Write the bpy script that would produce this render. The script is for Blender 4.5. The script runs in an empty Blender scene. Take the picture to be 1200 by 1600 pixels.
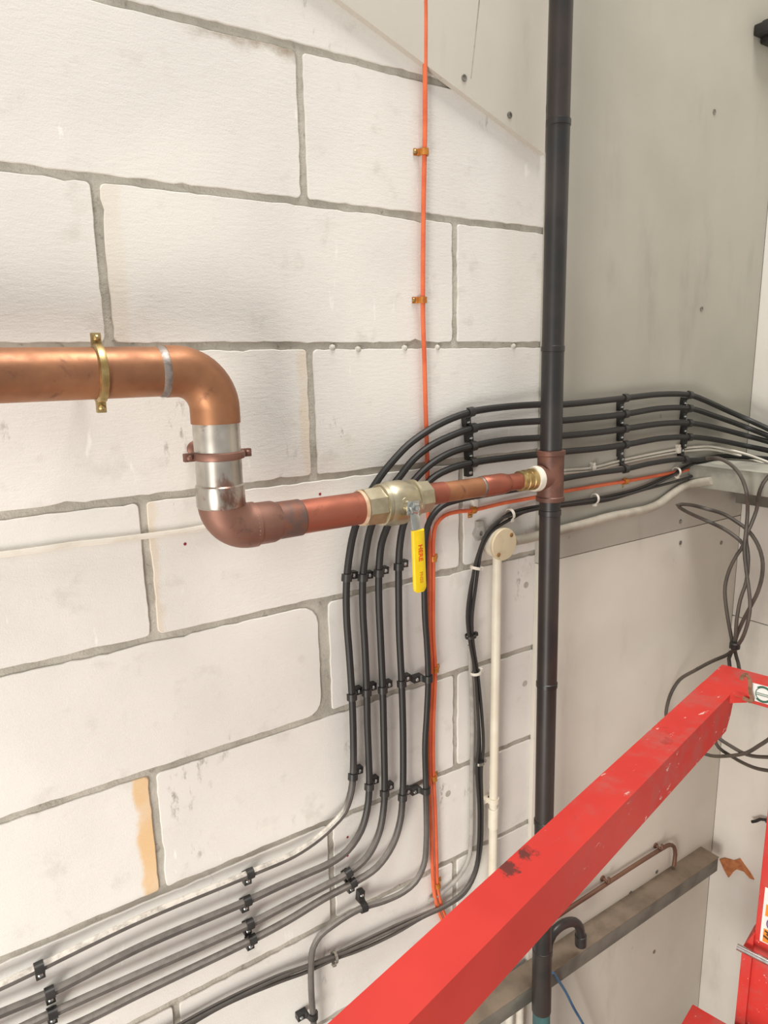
import bpy, bmesh, math, random
from mathutils import Vector, Matrix
random.seed(11)
S = bpy.context.scene
COL = S.collection
PI = math.pi

# ------------------------------------------------------------------ camera
# measured from the block courses (225 mm gauge, 635 mm pitch): the block wall is the plane Y = 0, X runs along it, floor at Z = 0
ZO = 2.9
CAM = Vector((-0.26938, -1.08584, -0.47764 + ZO))
R = Matrix(((0.82853276, -0.55962364, -0.01883726), (-0.13129985, -0.16146819, -0.97810448), (0.54432877, 0.81286493, -0.20726019)))
FPX = 1112.9
cd = bpy.data.cameras.new('camera'); cam = bpy.data.objects.new('camera', cd); COL.objects.link(cam)
cam.matrix_world = Matrix(((R[0][0], -R[1][0], -R[2][0], CAM.x), (R[0][1], -R[1][1], -R[2][1], CAM.y), (R[0][2], -R[1][2], -R[2][2], CAM.z), (0, 0, 0, 1)))
cd.sensor_fit = 'AUTO'; cd.sensor_width = 36.0; cd.lens = FPX / 1600 * 36; cd.clip_start = 0.02
S.camera = cam

# ------------------------------------------------------------------ light
W = bpy.data.worlds.new('room_air'); S.world = W; W.use_nodes = True
W.node_tree.nodes['Background'].inputs[0].default_value = (1.0, 0.975, 0.935, 1)
W.node_tree.nodes['Background'].inputs[1].default_value = 0.52

def area(name, loc, target, sx, sy, power, col):
    l = bpy.data.lights.new(name, 'AREA'); l.shape = 'RECTANGLE'; l.size = sx; l.size_y = sy; l.energy = power; l.color = col
    o = bpy.data.objects.new(name, l); COL.objects.link(o); o.location = loc
    o.rotation_euler = (Vector(target) - Vector(loc)).to_track_quat('-Z', 'Y').to_euler()
    return o
area('ceiling_batten_light', (-2.0, -1.25, ZO + 0.45), (0.3, 0, ZO - 0.9), 1.2, 0.5, 7, (1.0, 0.955, 0.885))
area('low_left_fill_light', (-2.1, -1.6, ZO - 2.0), (0.5, 0, ZO - 1.7), 1.0, 1.4, 78, (1.0, 0.955, 0.885))  # added low-left fill that brightens the lower wall; no doorway is known
area('overhead_fill_light', (0.6, -1.0, ZO + 4.0), (0.6, -0.8, 0), 1.6, 1.6, 215, (1.0, 0.965, 0.91))  # added fill set high overhead to brighten the top of the red beam
S.view_settings.view_transform = 'Standard'; S.view_settings.look = 'None'
S.view_settings.gamma = 1.0; S.view_settings.use_curve_mapping = False
S.view_settings.exposure = 0.07

# ------------------------------------------------------------------ helpers
def at(px, py, d=0.0):
    """the point a photograph pixel shows on the plane d metres in front of the block wall"""
    r = R.transposed() @ Vector(((px - 600) / FPX, (py - 800) / FPX, 1.0))
    return CAM + r * ((-d - CAM.y) / r.y)
def atX(px, py, X):
    r = R.transposed() @ Vector(((px - 600) / FPX, (py - 800) / FPX, 1.0))
    return CAM + r * ((X - CAM.x) / r.x)
def atZ(px, py, Z):
    r = R.transposed() @ Vector(((px - 600) / FPX, (py - 800) / FPX, 1.0))
    return CAM + r * ((Z - CAM.z) / r.z)
def cor(px, py, d, X):
    p = at(px, py, d)
    return p if p.x < X else atX(px, py, X)

def lin(c):
    return tuple((x / 12.92 if x <= 0.04045 else ((x + 0.055) / 1.055) ** 2.4) for x in (c[0] / 255, c[1] / 255, c[2] / 255)) + (1,)

class NT:
    def __init__(s, name):
        s.m = bpy.data.materials.new(name); s.m.use_nodes = True
        s.t = s.m.node_tree; s.b = s.t.nodes['Principled BSDF']
        s.pos = s.t.nodes.new('ShaderNodeNewGeometry').outputs['Position']
    def n(s, typ, **k):
        x = s.t.nodes.new(typ)
        for a, v in k.items(): setattr(x, a, v)
        return x
    def put(s, sock, v):
        if hasattr(v, 'is_output'): s.t.links.new(v, sock)
        else: sock.default_value = v
    def vec(s, sc=(1, 1, 1), loc=(0, 0, 0), rot=(0, 0, 0)):
        x = s.n('ShaderNodeMapping'); s.put(x.inputs[0], s.pos)
        x.inputs['Scale'].default_value = sc; x.inputs['Location'].default_value = loc; x.inputs['Rotation'].default_value = rot
        return x.outputs[0]
    def noise(s, scale, detail=4, rough=0.55, v=None, dist=0):
        x = s.n('ShaderNodeTexNoise'); s.put(x.inputs['Vector'], v or s.pos)
        x.inputs['Scale'].default_value = scale; x.inputs['Detail'].default_value = detail; x.inputs['Roughness'].default_value = rough; x.inputs['Distortion'].default_value = dist
        return x.outputs[0]
    def step(s, f, a, b, lo=0.0, hi=1.0):
        x = s.n('ShaderNodeMapRange', interpolation_type='SMOOTHSTEP'); s.put(x.inputs[0], f)
        for i, v in enumerate((a, b, lo, hi)): x.inputs[i + 1].default_value = v
        return x.outputs[0]
    def math(s, op, a, b=0.0, clamp=False):
        x = s.n('ShaderNodeMath', operation=op); x.use_clamp = clamp; s.put(x.inputs[0], a); s.put(x.inputs[1], b); return x.outputs[0]
    def xyz(s, v=None):
        x = s.n('ShaderNodeSeparateXYZ'); s.put(x.inputs[0], v or s.pos); return x.outputs
    def nrm(s):
        return s.xyz(s.n('ShaderNodeNewGeometry').outputs['Normal'])
    def mix(s, f, a, b):
        x = s.n('ShaderNodeMix', data_type='RGBA'); s.put(x.inputs[0], f); s.put(x.inputs[6], a); s.put(x.inputs[7], b); return x.outputs[2]
    def bump(s, h, strength=0.3, dist=0.002):
        x = s.n('ShaderNodeBump'); s.put(x.inputs['Height'], h); x.inputs['Strength'].default_value = strength; x.inputs['Distance'].default_value = dist
        s.t.links.new(x.outputs[0], s.b.inputs['Normal'])
    def fin(s, col, rough=0.6, metal=0.0, spec=0.5):
        s.put(s.b.inputs['Base Color'], col); s.put(s.b.inputs['Roughness'], rough); s.put(s.b.inputs['Metallic'], metal)
        s.b.inputs['Specular IOR Level'].default_value = spec
        return s.m

def plain(name, c1, c2=None, scale=30, rough=0.5, metal=0.0, bump=0.0, spec=0.5, lo=0.4, hi=0.65):
    t = NT(name); c2 = c2 or tuple(x * 0.88 for x in c1)
    n = t.noise(scale)
    if bump: t.bump(t.noise(scale * 6), bump, 0.001)
    return t.fin(t.mix(t.step(n, lo, hi), lin(c1), lin(c2)), rough, metal, spec)

def block_mat(name, stains=(), smear=None):
    """white aerated concrete: fine sawn grain, pits, smudges; stains = (x0, x1, strength, colour)"""
    t = NT(name)
    big = t.noise(3.0, 3); mid = t.noise(16, 5, 0.6)
    c = t.mix(t.step(big, 0.35, 0.7), lin((231, 228, 222)), lin((221, 218, 213)))
    c = t.mix(t.step(mid, 0.56, 0.72, 0, 0.55), c, lin((206, 202, 194)))
    sm = t.noise(9, 3, 0.5, t.vec((1, 1, 0.55), (3, 1, 7)))
    sm2 = t.noise(60, 4, 0.7, t.vec((1, 1, 0.4), (9, 1, 2)))
    c = t.mix(t.math('MULTIPLY', t.step(sm, 0.60, 0.68), t.step(sm2, 0.52, 0.66, 0, 0.75)), c, lin((150, 145, 138)))
    drip = t.noise(34, 3, 0.6, t.vec((1, 1, 0.25), (1, 4, 0)))
    c = t.mix(t.step(drip, 0.66, 0.72, 0, 0.8), c, lin((242, 240, 236)))
    for x0, x1, st, col in stains:
        x = t.math('ADD', t.xyz()[0], t.math('MULTIPLY', t.math('SUBTRACT', t.noise(22, 4), 0.5), 0.03))
        f = t.math('MULTIPLY', t.step(x, x0, x0 + 0.012), t.step(x, x1 - 0.012, x1, 1, 0))
        c = t.mix(t.math('MULTIPLY', f, t.step(t.noise(11, 3), 0.25, 0.6, st * 0.6, st)), c, lin(col))
    if smear:
        x0, x1, z0, st_, col = smear
        f = t.math('MULTIPLY', t.step(t.xyz()[0], x0, x0 + 0.07), t.step(t.xyz()[0], x1 - 0.04, x1, 1, 0))
        z = t.math('ADD', t.xyz()[2], t.math('MULTIPLY', t.math('SUBTRACT', t.noise(18, 4, 0.6), 0.5), 0.05))
        f = t.math('MULTIPLY', f, t.step(z, z0 - 0.024, z0 - 0.004))
        c = t.mix(t.math('MULTIPLY', f, t.step(t.noise(40, 5, 0.7), 0.25, 0.6, st_ * 0.4, st_)), c, lin(col))
    grain = t.noise(140, 3, 0.6, t.vec((0.35, 1, 1.4)))
    pit = t.noise(420, 2, 0.5)
    h = t.math('ADD', t.math('MULTIPLY', grain, 0.5), t.math('ADD', t.math('MULTIPLY', pit, 0.35), t.math('MULTIPLY', mid, 0.9)))
    t.bump(h, 0.35, 0.003)
    return t.fin(c, 0.9, 0, 0.2)

def mortar_mat():
    t = NT('mortar')
    c = t.mix(t.step(t.noise(14, 5), 0.35, 0.65), lin((196, 191, 180)), lin((172, 167, 156)))
    c = t.mix(t.step(t.noise(60, 4), 0.6, 0.75, 0, 0.6), c, lin((120, 114, 104)))
    t.bump(t.noise(120, 6, 0.7), 0.7, 0.004)
    return t.fin(c, 0.95, 0, 0.1)

def board_mat(name, a, b):
    t = NT(name)
    c = t.mix(t.step(t.noise(2.2, 4), 0.35, 0.7), lin(a), lin(b))
    c = t.mix(t.step(t.noise(7, 5, 0.65, t.vec((1, 1, 0.3))), 0.55, 0.8, 0, 0.5), c, lin(tuple(x * 0.86 for x in b)))
    c = t.mix(t.step(t.noise(26, 5, 0.7, t.vec((1, 1, 0.5), (5, 2, 2))), 0.68, 0.76, 0, 0.5), c, lin((128, 120, 108)))
    t.bump(t.noise(90, 4), 0.12, 0.002)
    return t.fin(c, 0.8, 0, 0.25)

def copper_mat(name, c1, c2, c3, rough=0.36):
    t = NT(name)
    c = t.mix(t.step(t.noise(9, 4, 0.6), 0.35, 0.68), lin(c1), lin(c2))
    c = t.mix(t.step(t.noise(26, 5, 0.65, dist=0.6), 0.58, 0.74, 0, 0.75), c, lin(c3))
    t.bump(t.noise(240, 3), 0.06, 0.001)
    return t.fin(c, t.step(t.noise(20), 0.3, 0.7, rough - 0.06, rough + 0.14), 0.72, 0.5)

def cable_mat(name, base, dust, zmax, lay=0.35):
    """black sheath; the lower runs are dulled by a coat of pale overspray, thickest on what faces up"""
    t = NT(name)
    low = t.step(t.xyz()[2], zmax - 0.10, zmax + 0.08, 1, 0)
    up = t.step(t.nrm()[2], 0.25, 0.85)
    haze = t.math('MULTIPLY', low, t.step(t.noise(30, 3), 0.3, 0.7, 0.55, 0.8))
    c = t.mix(haze, lin(base), lin((112, 106, 101)))
    f = t.math('MULTIPLY', t.math('MULTIPLY', up, low), t.step(t.noise(40, 5, 0.7), 0.34, 0.60, lay * 0.5, lay))
    c = t.mix(f, c, lin(dust))
    return t.fin(c, 0.5, 0, 0.4)

SMEARS = [tuple(atZ(822, 1333, CAM.z - 0.74)[:2]) + (0.022,), tuple(atZ(792, 1357, CAM.z - 0.74)[:2]) + (0.017,)]
def red_mat(name):
    t = NT(name)
    c = t.mix(t.step(t.noise(5, 3), 0.35, 0.7), lin((210, 62, 54)), lin((200, 55, 49)))
    far = t.step(t.xyz()[0], 0.38, 0.80)
    wear = t.noise(13, 6, 0.7)
    c = t.mix(t.math('MULTIPLY', t.step(wear, 0.46, 0.66, 0, 0.6), far), c, lin((176, 96, 90)))
    chip = t.noise(38, 5, 0.68, t.vec((0.5, 1.9, 1.6), (0, 0, 0), (0, 0, -0.3)))
    c = t.mix(t.math('MULTIPLY', t.step(chip, 0.63, 0.67, 0, 0.8), far), c, lin((232, 206, 198)))
    dirt = t.noise(8.5, 5, 0.65, t.vec((1, 1, 1), (2.4, 0.3, 0.6)))
    c = t.mix(t.step(dirt, 0.66, 0.76, 0, 0.7), c, lin((84, 44, 40)))
    # two grease smears on the top face
    p = t.xyz()
    for sx, sy, rr in SMEARS:
        d = t.math('SQRT', t.math('ADD', t.math('POWER', t.math('SUBTRACT', p[0], sx), 2.0), t.math('POWER', t.math('SUBTRACT', p[1], sy), 2.0)))
        d = t.math('ADD', d, t.math('MULTIPLY', t.math('SUBTRACT', t.noise(46, 6, 0.75), 0.5), 0.11))
        c = t.mix(t.step(d, rr * 0.3, rr, 0.85, 0), c, lin((74, 50, 46)))
    t.bump(t.noise(160, 3), 0.08, 0.001)
    return t.fin(c, 0.5, 0, 0.35)

M = {}
M['mortar'] = mortar_mat()
M['block'] = block_mat('aerated_block')
M['board'] = board_mat('cement_board', (182, 178, 167), (172, 168, 156))
M['board_up'] = board_mat('cement_board_pale', (203, 198, 188), (194, 188, 177))
M['board_rt'] = board_mat('cement_board_cool', (228, 225, 218), (218, 213, 204))
M['concrete'] = plain('floor_concrete', (150, 146, 138), (120, 116, 110), 4, 0.8, bump=0.3)
M['copper'] = copper_mat('copper', (172, 122, 88), (146, 102, 76), (108, 76, 64), 0.46)
M['copper_dk'] = copper_mat('copper_tarnished', (148, 110, 96), (126, 92, 82), (86, 74, 70), 0.46)
M['copper_red'] = copper_mat('copper_flushed', (172, 104, 84), (150, 88, 72), (110, 72, 62), 0.4)
def tinned_mat():
    t = NT('tinned_copper')
    c = t.mix(t.step(t.noise(12, 3), 0.35, 0.65), lin((212, 206, 196)), lin((172, 166, 158)))
    c = t.mix(t.step(t.noise(17, 5, 0.6, t.vec((1, 1, 0.7), (0.3, 0.1, 0.2)), 0.4), 0.53, 0.62, 0, 0.85), c, lin((132, 92, 76)))
    return t.fin(c, 0.3, 0.8, 0.5)
M['tinned'] = tinned_mat()
M['solder'] = plain('solder', (150, 142, 136), (110, 98, 92), 60, 0.45, 0.7, 0.3)
M['flux'] = plain('burnt_flux', (104, 84, 78), (132, 84, 66), 40, 0.55, 0.4, 0.2)
M['brass'] = plain('brass', (186, 164, 114), (158, 132, 86), 60, 0.35, 0.85)
M['nickel'] = plain('nickel_brass', (196, 188, 164), (176, 166, 140), 25, 0.34, 0.9, 0.05)
M['chrome'] = plain('chrome', (205, 208, 206), (180, 184, 182), 40, 0.2, 0.95)
M['steel'] = plain('steel', (190, 186, 178), (150, 146, 138), 60, 0.32, 0.9)
M['yellow'] = plain('yellow_vinyl', (246, 212, 20), (238, 200, 14), 40, 0.42)
M['redink'] = plain('red_ink', (222, 78, 24), None, 40, 0.6)
M['paleink'] = plain('faded_ink', (214, 150, 22), None, 40, 0.6)
M['black'] = cable_mat('black_sheath', (40, 39, 38), (206, 199, 190), ZO - 1.37)
M['black_spray'] = cable_mat('oversprayed_sheath', (40, 39, 38), (238, 232, 222), ZO - 1.25, 1.0)
M['thin'] = cable_mat('thin_black_sheath', (52, 50, 48), (196, 188, 178), ZO - 1.62)
M['loose'] = plain('brown_black_sheath', (84, 76, 68), (64, 58, 52), 20, 0.5)
M['cleat'] = plain('black_nylon', (40, 39, 38), (52, 50, 48), 40, 0.42)
M['orange'] = plain('orange_sheath', (226, 112, 70), (212, 96, 58), 20, 0.5)
M['pclip'] = plain('copper_clip', (206, 138, 60), (184, 110, 50), 60, 0.4, 0.5)
M['white'] = plain('white_sheath', (228, 222, 210), (214, 206, 192), 20, 0.5)
M['cream'] = plain('cream_pvc', (232, 224, 206), (222, 212, 192), 12, 0.45)
M['creambox'] = plain('aged_cream_pvc', (216, 200, 168), (206, 188, 156), 30, 0.5)
M['rust'] = plain('rust', (150, 108, 60), (120, 82, 46), 90, 0.8)
M['greypvc'] = plain('painted_conduit', (176, 168, 154), (158, 150, 136), 20, 0.6)
M['greycable'] = plain('grey_sheath', (168, 164, 156), (148, 144, 138), 30, 0.55)
M['pipe'] = plain('black_pipe_paint', (38, 37, 37), (52, 47, 45), 9, 0.38, 0.0, 0.12)
M['pipe_br'] = plain('brown_black_paint', (54, 45, 42), (40, 37, 36), 9, 0.42, 0.0, 0.12)
M['tee'] = plain('red_oxide_iron', (124, 84, 70), (100, 68, 58), 22, 0.5, 0.25, 0.3)
M['ptfe'] = plain('white_tape', (232, 226, 212), (214, 206, 190), 60, 0.7)
M['endring'] = plain('pale_jointing', (210, 184, 154), (190, 160, 130), 60, 0.6)
M['brown_copper'] = copper_mat('browned_copper', (136, 104, 86), (120, 92, 78), (96, 76, 66), 0.5)
M['spot'] = plain('dark_red_paint', (150, 40, 52), None, 30, 0.6)
M['lump'] = plain('pale_mortar', (206, 202, 192), (190, 186, 176), 60, 0.9)
M['pencil'] = plain('pencil_mark', (142, 136, 126), (176, 170, 158), 40, 0.9)
M['teal'] = plain('teal_plastic', (70, 112, 112), (58, 92, 94), 12, 0.5)
M['blue'] = plain('blue_sheath', (62, 104, 142), (52, 88, 124), 12, 0.5)
M['red'] = red_mat('red_paint')
M['dust_top'] = plain('dusty_steel', (138, 124, 108), (120, 108, 95), 14, 0.9, 0, 0.3, 0.1)
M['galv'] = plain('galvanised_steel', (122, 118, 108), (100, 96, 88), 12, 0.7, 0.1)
M['galv_dk'] = plain('dull_galvanised_steel', (168, 166, 154), (140, 138, 128), 12, 0.7, 0.1)
M['screw'] = plain('screw_zinc', (150, 146, 138), (110, 106, 100), 90, 0.4, 0.7)
M['torn'] = plain('torn_brown_core', (184, 118, 74), (160, 98, 60), 50, 0.9, 0, 0.4)
M['sticker'] = plain('white_vinyl', (240, 240, 236), (230, 230, 224), 20, 0.4)
M['green'] = plain('green_ink', (40, 104, 78), None, 30, 0.5)
M['orangeink'] = plain('orange_vinyl', (244, 146, 40), None, 30, 0.45)
M['purple'] = plain('purple_ink', (120, 84, 140), None, 30, 0.5)
M['darkink'] = plain('dark_ink', (70, 48, 36), None, 30, 0.5)
M['web'] = plain('brown_webbing', (150, 116, 92), (120, 88, 66), 90, 0.9)
M['dark'] = plain('dark_plastic', (36, 34, 33), None, 30, 0.5)

class MB:
    """collects shapes in world coordinates; build() links them as ONE mesh object"""
    def __init__(s): s.v = []; s.f = []
    def add(s, vs, fs):
        k = len(s.v); s.v += [Vector(v) for v in vs]; s.f += [tuple(i + k for i in f) for f in fs]; return s
    def box(s, o, ax, ay, az, bev=0.0):
        """o = centre, ax/ay/az = half-extent vectors"""
        bm = bmesh.new(); bmesh.ops.create_cube(bm, size=2)
        lx, ly, lz = ax.length, ay.length, az.length
        for v in bm.verts: v.co = Vector((v.co.x * lx, v.co.y * ly, v.co.z * lz))
        if bev: bmesh.ops.bevel(bm, geom=list(bm.edges), offset=bev, segments=2, affect='EDGES', profile=0.6)
        bm.verts.ensure_lookup_table()
        X, Y, Z = ax.normalized(), ay.normalized(), az.normalized()
        vs = [o + X * v.co.x + Y * v.co.y + Z * v.co.z for v in bm.verts]
        fs = [[v.index for v in f.verts] for f in bm.faces]
        bm.free()
        if X.cross(Y).dot(Z) < 0: fs = [f[::-1] for f in fs]
        return s.add(vs, fs)
    def bx(s, x0, x1, y0, y1, z0, z1, bev=0.0):
        return s.box(Vector(((x0 + x1) / 2, (y0 + y1) / 2, (z0 + z1) / 2)), Vector(((x1 - x0) / 2, 0, 0)), Vector((0, (y1 - y0) / 2, 0)), Vector((0, 0, (z1 - z0) / 2)), bev)
    def tube(s, pts, r, n=10, cap=True):
        pts = [Vector(p) for p in pts]; N = len(pts)
        rs = r if isinstance(r, (list, tuple)) else [r] * N
        T = []
        for i in range(N):
            t = pts[min(i + 1, N - 1)] - pts[max(i - 1, 0)]
            T.append(t.normalized() if t.length > 1e-9 else Vector((0, 0, 1)))
        u = T[0].orthogonal().normalized(); vs = []; fs = []
        for i in range(N):
            u = (u - T[i] * u.dot(T[i])).normalized(); w = T[i].cross(u)
            for k in range(n):
                a = 2 * PI * k / n; vs.append(pts[i] + (u * math.cos(a) + w * math.sin(a)) * rs[i])
        for i in range(N - 1):
            for k in range(n):
                a = i * n + k; b = i * n + (k + 1) % n; fs.append((a, b, b + n, a + n))
        if cap: fs.append(tuple(range(n))[::-1]); fs.append(tuple((N - 1) * n + k for k in range(n)))
        return s.add(vs, fs)
    def lathe(s, o, d, prof, n=28, phase=0.0):
        """profile (t along d, radius)"""
        d = Vector(d).normalized(); u = d.orthogonal().normalized(); w = d.cross(u); vs = []; fs = []
        for t, r in prof:
            for k in range(n):
                a = 2 * PI * k / n + phase; vs.append(Vector(o) + d * t + (u * math.cos(a) + w * math.sin(a)) * max(r, 1e-5))
        for i in range(len(prof) - 1):
            for k in range(n):
                a = i * n + k; b = i * n + (k + 1) % n; fs.append((a, b, b + n, a + n))
        m = (len(prof) - 1) * n
        fs.append(tuple(range(n))[::-1]); fs.append(tuple(m + k for k in range(n)))
        return s.add(vs, fs)
    def prism(s, poly, o, ux, uy, h):
        """polygon (x, y) in the frame o, ux, uy, raised by vector h"""
        n = len(poly); o = Vector(o)
        vs = [o + ux * x + uy * y for x, y in poly]; vs += [v + h for v in vs]
        fs = [tuple(range(n))[::-1], tuple(range(n, 2 * n))] + [(i, (i + 1) % n, (i + 1) % n + n, i + n) for i in range(n)]
        if ux.cross(uy).dot(h) < 0: fs = [f[::-1] for f in fs]
        return s.add(vs, fs)
    def build(s, name, mat, parent=None, origin=None, smooth=35):
        base = Vector(origin) if origin is not None else (Vector(s.v[0]) if parent is None else Vector((0, 0, 0)))
        if parent is not None:
            pw = parent_loc(parent); off = base if origin is not None else pw
        else: off = base
        me = bpy.data.meshes.new(name); me.from_pydata([v - off for v in s.v], [], s.f); me.validate(); me.update()
        me.materials.append(M[mat] if isinstance(mat, str) else mat)
        if smooth:
            me.polygons.foreach_set('use_smooth', [True] * len(me.polygons)); me.set_sharp_from_angle(angle=math.radians(smooth))
        o = bpy.data.objects.new(name, me); COL.objects.link(o)
        if parent is None: o.location = off
        else:
            o.parent = parent; o.location = off - parent_loc(parent)
        return o
def parent_loc(o):
    v = Vector(o.location)
    while o.parent: o = o.parent; v += Vector(o.location)
    return v
def tag(o, label, cat, group=None, kind=None):
    o['label'] = label; o['category'] = cat
    if group: o['group'] = group
    if kind: o['kind'] = kind
    return o
def thing(name, loc, label, cat, group=None):
    o = bpy.data.objects.new(name, None); COL.objects.link(o); o.location = loc; o.empty_display_size = 0.05
    return tag(o, label, cat, group)
def spline(pts, step=0.012):
    P = [Vector(p) for p in pts]; P = [P[0] * 2 - P[1]] + P + [P[-1] * 2 - P[-2]]; out = []
    for i in range(1, len(P) - 2):
        a, b, c, d = P[i - 1:i + 3]; L = (c - b).length; n = max(1, min(24, int(L / step)))
        ta = max((b - a).length, 1e-5) ** 0.5; tb = max(L, 1e-5) ** 0.5; tc = max((d - c).length, 1e-5) ** 0.5
        m1 = ((b - a) / ta - (c - a) / (ta + tb) + (c - b) / tb) * tb; m2 = ((c - b) / tb - (d - b) / (tb + tc) + (d - c) / tc) * tb
        for k in range(n):
            t = k / n; out.append(b * (2 * t**3 - 3 * t**2 + 1) + m1 * (t**3 - 2 * t**2 + t) + c * (-2 * t**3 + 3 * t**2) + m2 * (t**3 - t**2))
    out.append(P[-2]); return out
X_, Y_, Z_ = Vector((1, 0, 0)), Vector((0, 1, 0)), Vector((0, 0, 1)); OUT = -Y_

# ------------------------------------------------------------------ the setting
H = 0.225; XR = 1.667
wall = MB().bx(-1.2, XR + 0.1, 0.0034, 0.15, 0, ZO + 1.0).build('wall_back', 'mortar', origin=(0, 0.0034, 0))
tag(wall, 'white aerated block wall with grey mortar joints, partly clad in cement board', 'wall', None, 'structure')
PITCH = 0.6353
JX = {-1: at(160, 0).x, 0: at(472, 200).x, 1: at(161, 420).x, 2: at(488, 650).x, 3: at(232, 890).x, 4: at(507, 1020).x, 5: at(247, 1305).x, 6: at(519, 1370).x, 7: at(275, 1570).x}
JR = {1: at(711, 440).x, 3: at(721, 810).x, 5: at(712, 1130).x, 7: at(711, 1345).x}
def block(x0, x1, z0, z1, mat, jit, round_r):
    """a block with a worn, chipped outline; its face stands a few millimetres proud of the mortar"""
    w, h = x1 - x0, z1 - z0; pts = []; st = 0.013
    rs = [random.uniform(0.004, 0.009) for _ in range(4)]
    for k, v in round_r.items(): rs[k] = v
    cs = [(x0, z0), (x1, z0), (x1, z1), (x0, z1)]; dirs = [(1, 0), (0, 1), (-1, 0), (0, -1)]
    for i in range(4):
        (cx, cz), (dx, dz) = cs[i], dirs[i]; nx, nz = -dz, dx; L = w if dx else h; r0, r1 = rs[i], rs[(i + 1) % 4]
        n = max(2, int((L - r0 - r1) / st)); e = 0.0
        for k in range(n + 1):
            s_ = r0 + (L - r0 - r1) * k / n
            e = e * 0.35 + random.gauss(0, jit * 0.55)
            if random.random() < 0.03: e += abs(random.gauss(0, jit * 2.2))
            q = e if 0 < k < n else 0
            pts.append((cx + dx * s_ + nx * q, cz + dz * s_ + nz * q))
        ox, oz = cs[(i + 1) % 4]; ndx, ndz = dirs[(i + 1) % 4]
        for k in (1, 2, 3):
            a = k / 4 * PI / 2; f1 = r1 * (1 - math.sin(a)); f2 = r1 * (1 - math.cos(a))
            pts.append((ox - dx * f1 + ndx * f2, oz - dz * f1 + ndz * f2))
    n = len(pts); vs = []
    for (x, z) in pts: vs.append(Vector((x, 0.012, z)))
    for (x, z) in pts: vs.append(Vector((x, 0.0009, z)))
    for (x, z) in pts:
        vs.append(Vector((x + max(-1, min(1, (x0 + x1 - 2 * x) / 0.02)) * 0.0009, 0.0, z + max(-1, min(1, (z0 + z1 - 2 * z) / 0.02)) * 0.0009)))
    fs = []
    for a in (0, n):
        for i in range(n): j = (i + 1) % n; fs.append((a + i, a + j, a + j + n, a + i + n))
    fs.append(tuple(2 * n + i for i in range(n)))
    mb = MB(); mb.add(vs, fs)
    return mb.build('block', mat, wall, origin=((x0 + x1) / 2, 0, (z0 + z1) / 2), smooth=0)
OCH = (222, 200, 168)
for c in range(-3, 12):
    zt, zb = ZO - c * H, ZO - (c + 1) * H
    j0 = JX.get(c, JX[c % 2 + 0] if c > 7 else JX[0] if c % 2 == 0 else JX[1])
    j1 = JR.get(c, j0 + PITCH); xs = [j0 - PITCH, j0, j1]
    while xs[0] > -0.75: xs.insert(0, xs[0] - PITCH)
    while xs[-1] < 0.9: xs.append(xs[-1] + PITCH)
    for i in range(len(xs) - 1):
        x0, x1 = xs[i] + 0.0065, min(xs[i + 1] - 0.0065, 0.90)
        if x1 - x0 < 0.05 or x0 > 0.86: continue
        jit, rr, mt, z1 = 0.0011, {}, 'block', zt - 0.0062
        st = []
        if c == 5 and abs(xs[i + 1] - JX[5]) < 1e-4: st = [(x1 - 0.030, x1 + 0.03, 0.95, (226, 190, 142))]
        if c == 2 and abs(xs[i + 1] - JX[2]) < 1e-4: st = [(x1 - 0.022, x1 + 0.03, 0.42, OCH)]
        if c == 1 and abs(xs[i] - JX[1]) < 1e-4: st = [(x0 - 0.02, x0 + 0.03, 0.25, OCH)]
        if c == 3 and abs(xs[i] - JX[3]) < 1e-4: st = [(x0 - 0.02, x0 + 0.016, 0.5, OCH)]
        if c == 4 and abs(xs[i + 1] - JX[4]) < 1e-4: rr = {1: 0.03, 2: 0.035}; x1 -= 0.004
        if c == 4 and abs(xs[i] - JX[4]) < 1e-4: x0 += 0.006
        if c == 0 and abs(xs[i + 1] - JX[0]) < 1e-4: mt = block_mat('aerated_block_smeared', (), (0.12, x1 + 0.05, zt, 0.85, (146, 128, 106)))
        if st: mt = block_mat('aerated_block_stained', st)
        block(x0, x1, zb + 0.0062, z1, M[mt] if isinstance(mt, str) else mt, jit, rr)

def screw_row(pts, parent, mat='screw', r=0.006, out=OUT):
    for p in pts:
        MB().lathe(p, out, [(-0.001, r), (0.0012, r), (0.0018, r * 0.8), (0.0008, r * 0.3)], 12).build('screw', mat, parent, origin=p)
TB = 0.012
bu = MB().prism([(-1.0, ZO + 0.565), (0.846, ZO - 0.0865), (0.846, ZO + 1.0), (-1.0, ZO + 1.0)], (0, 0, 0), X_, Z_, OUT * TB).build('board', 'board_up', wall, origin=(0.6, 0, ZO + 0.3))
screw_row([at(725, 122, TB), at(796, 180, TB)], bu)
xe = at(838, 1000, TB).x
br = MB().bx(xe, XR, -TB, 0.0, ZO - 0.9230, ZO + 1.0, 0.0008).build('board', 'board', wall, origin=(1.2, 0, ZO))
screw_row([at(1116, 175, TB), at(1096, 483, TB), at(1063, 815, TB)], br)
M['board_low'] = board_mat('cement_board_low', (212, 206, 195), (202, 196, 184))
bl = MB().bx(xe + 0.001, XR, -TB, 0.0, 0, ZO - 0.9250, 0.0008).build('board', 'board_low', wall, origin=(1.2, 0, ZO - 1.5))
screw_row([at(1063, 848, TB), at(1127, 848, TB), at(985, 1395, TB), at(1026, 1362, TB), at(1022, 1487, TB)], bl)

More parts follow.
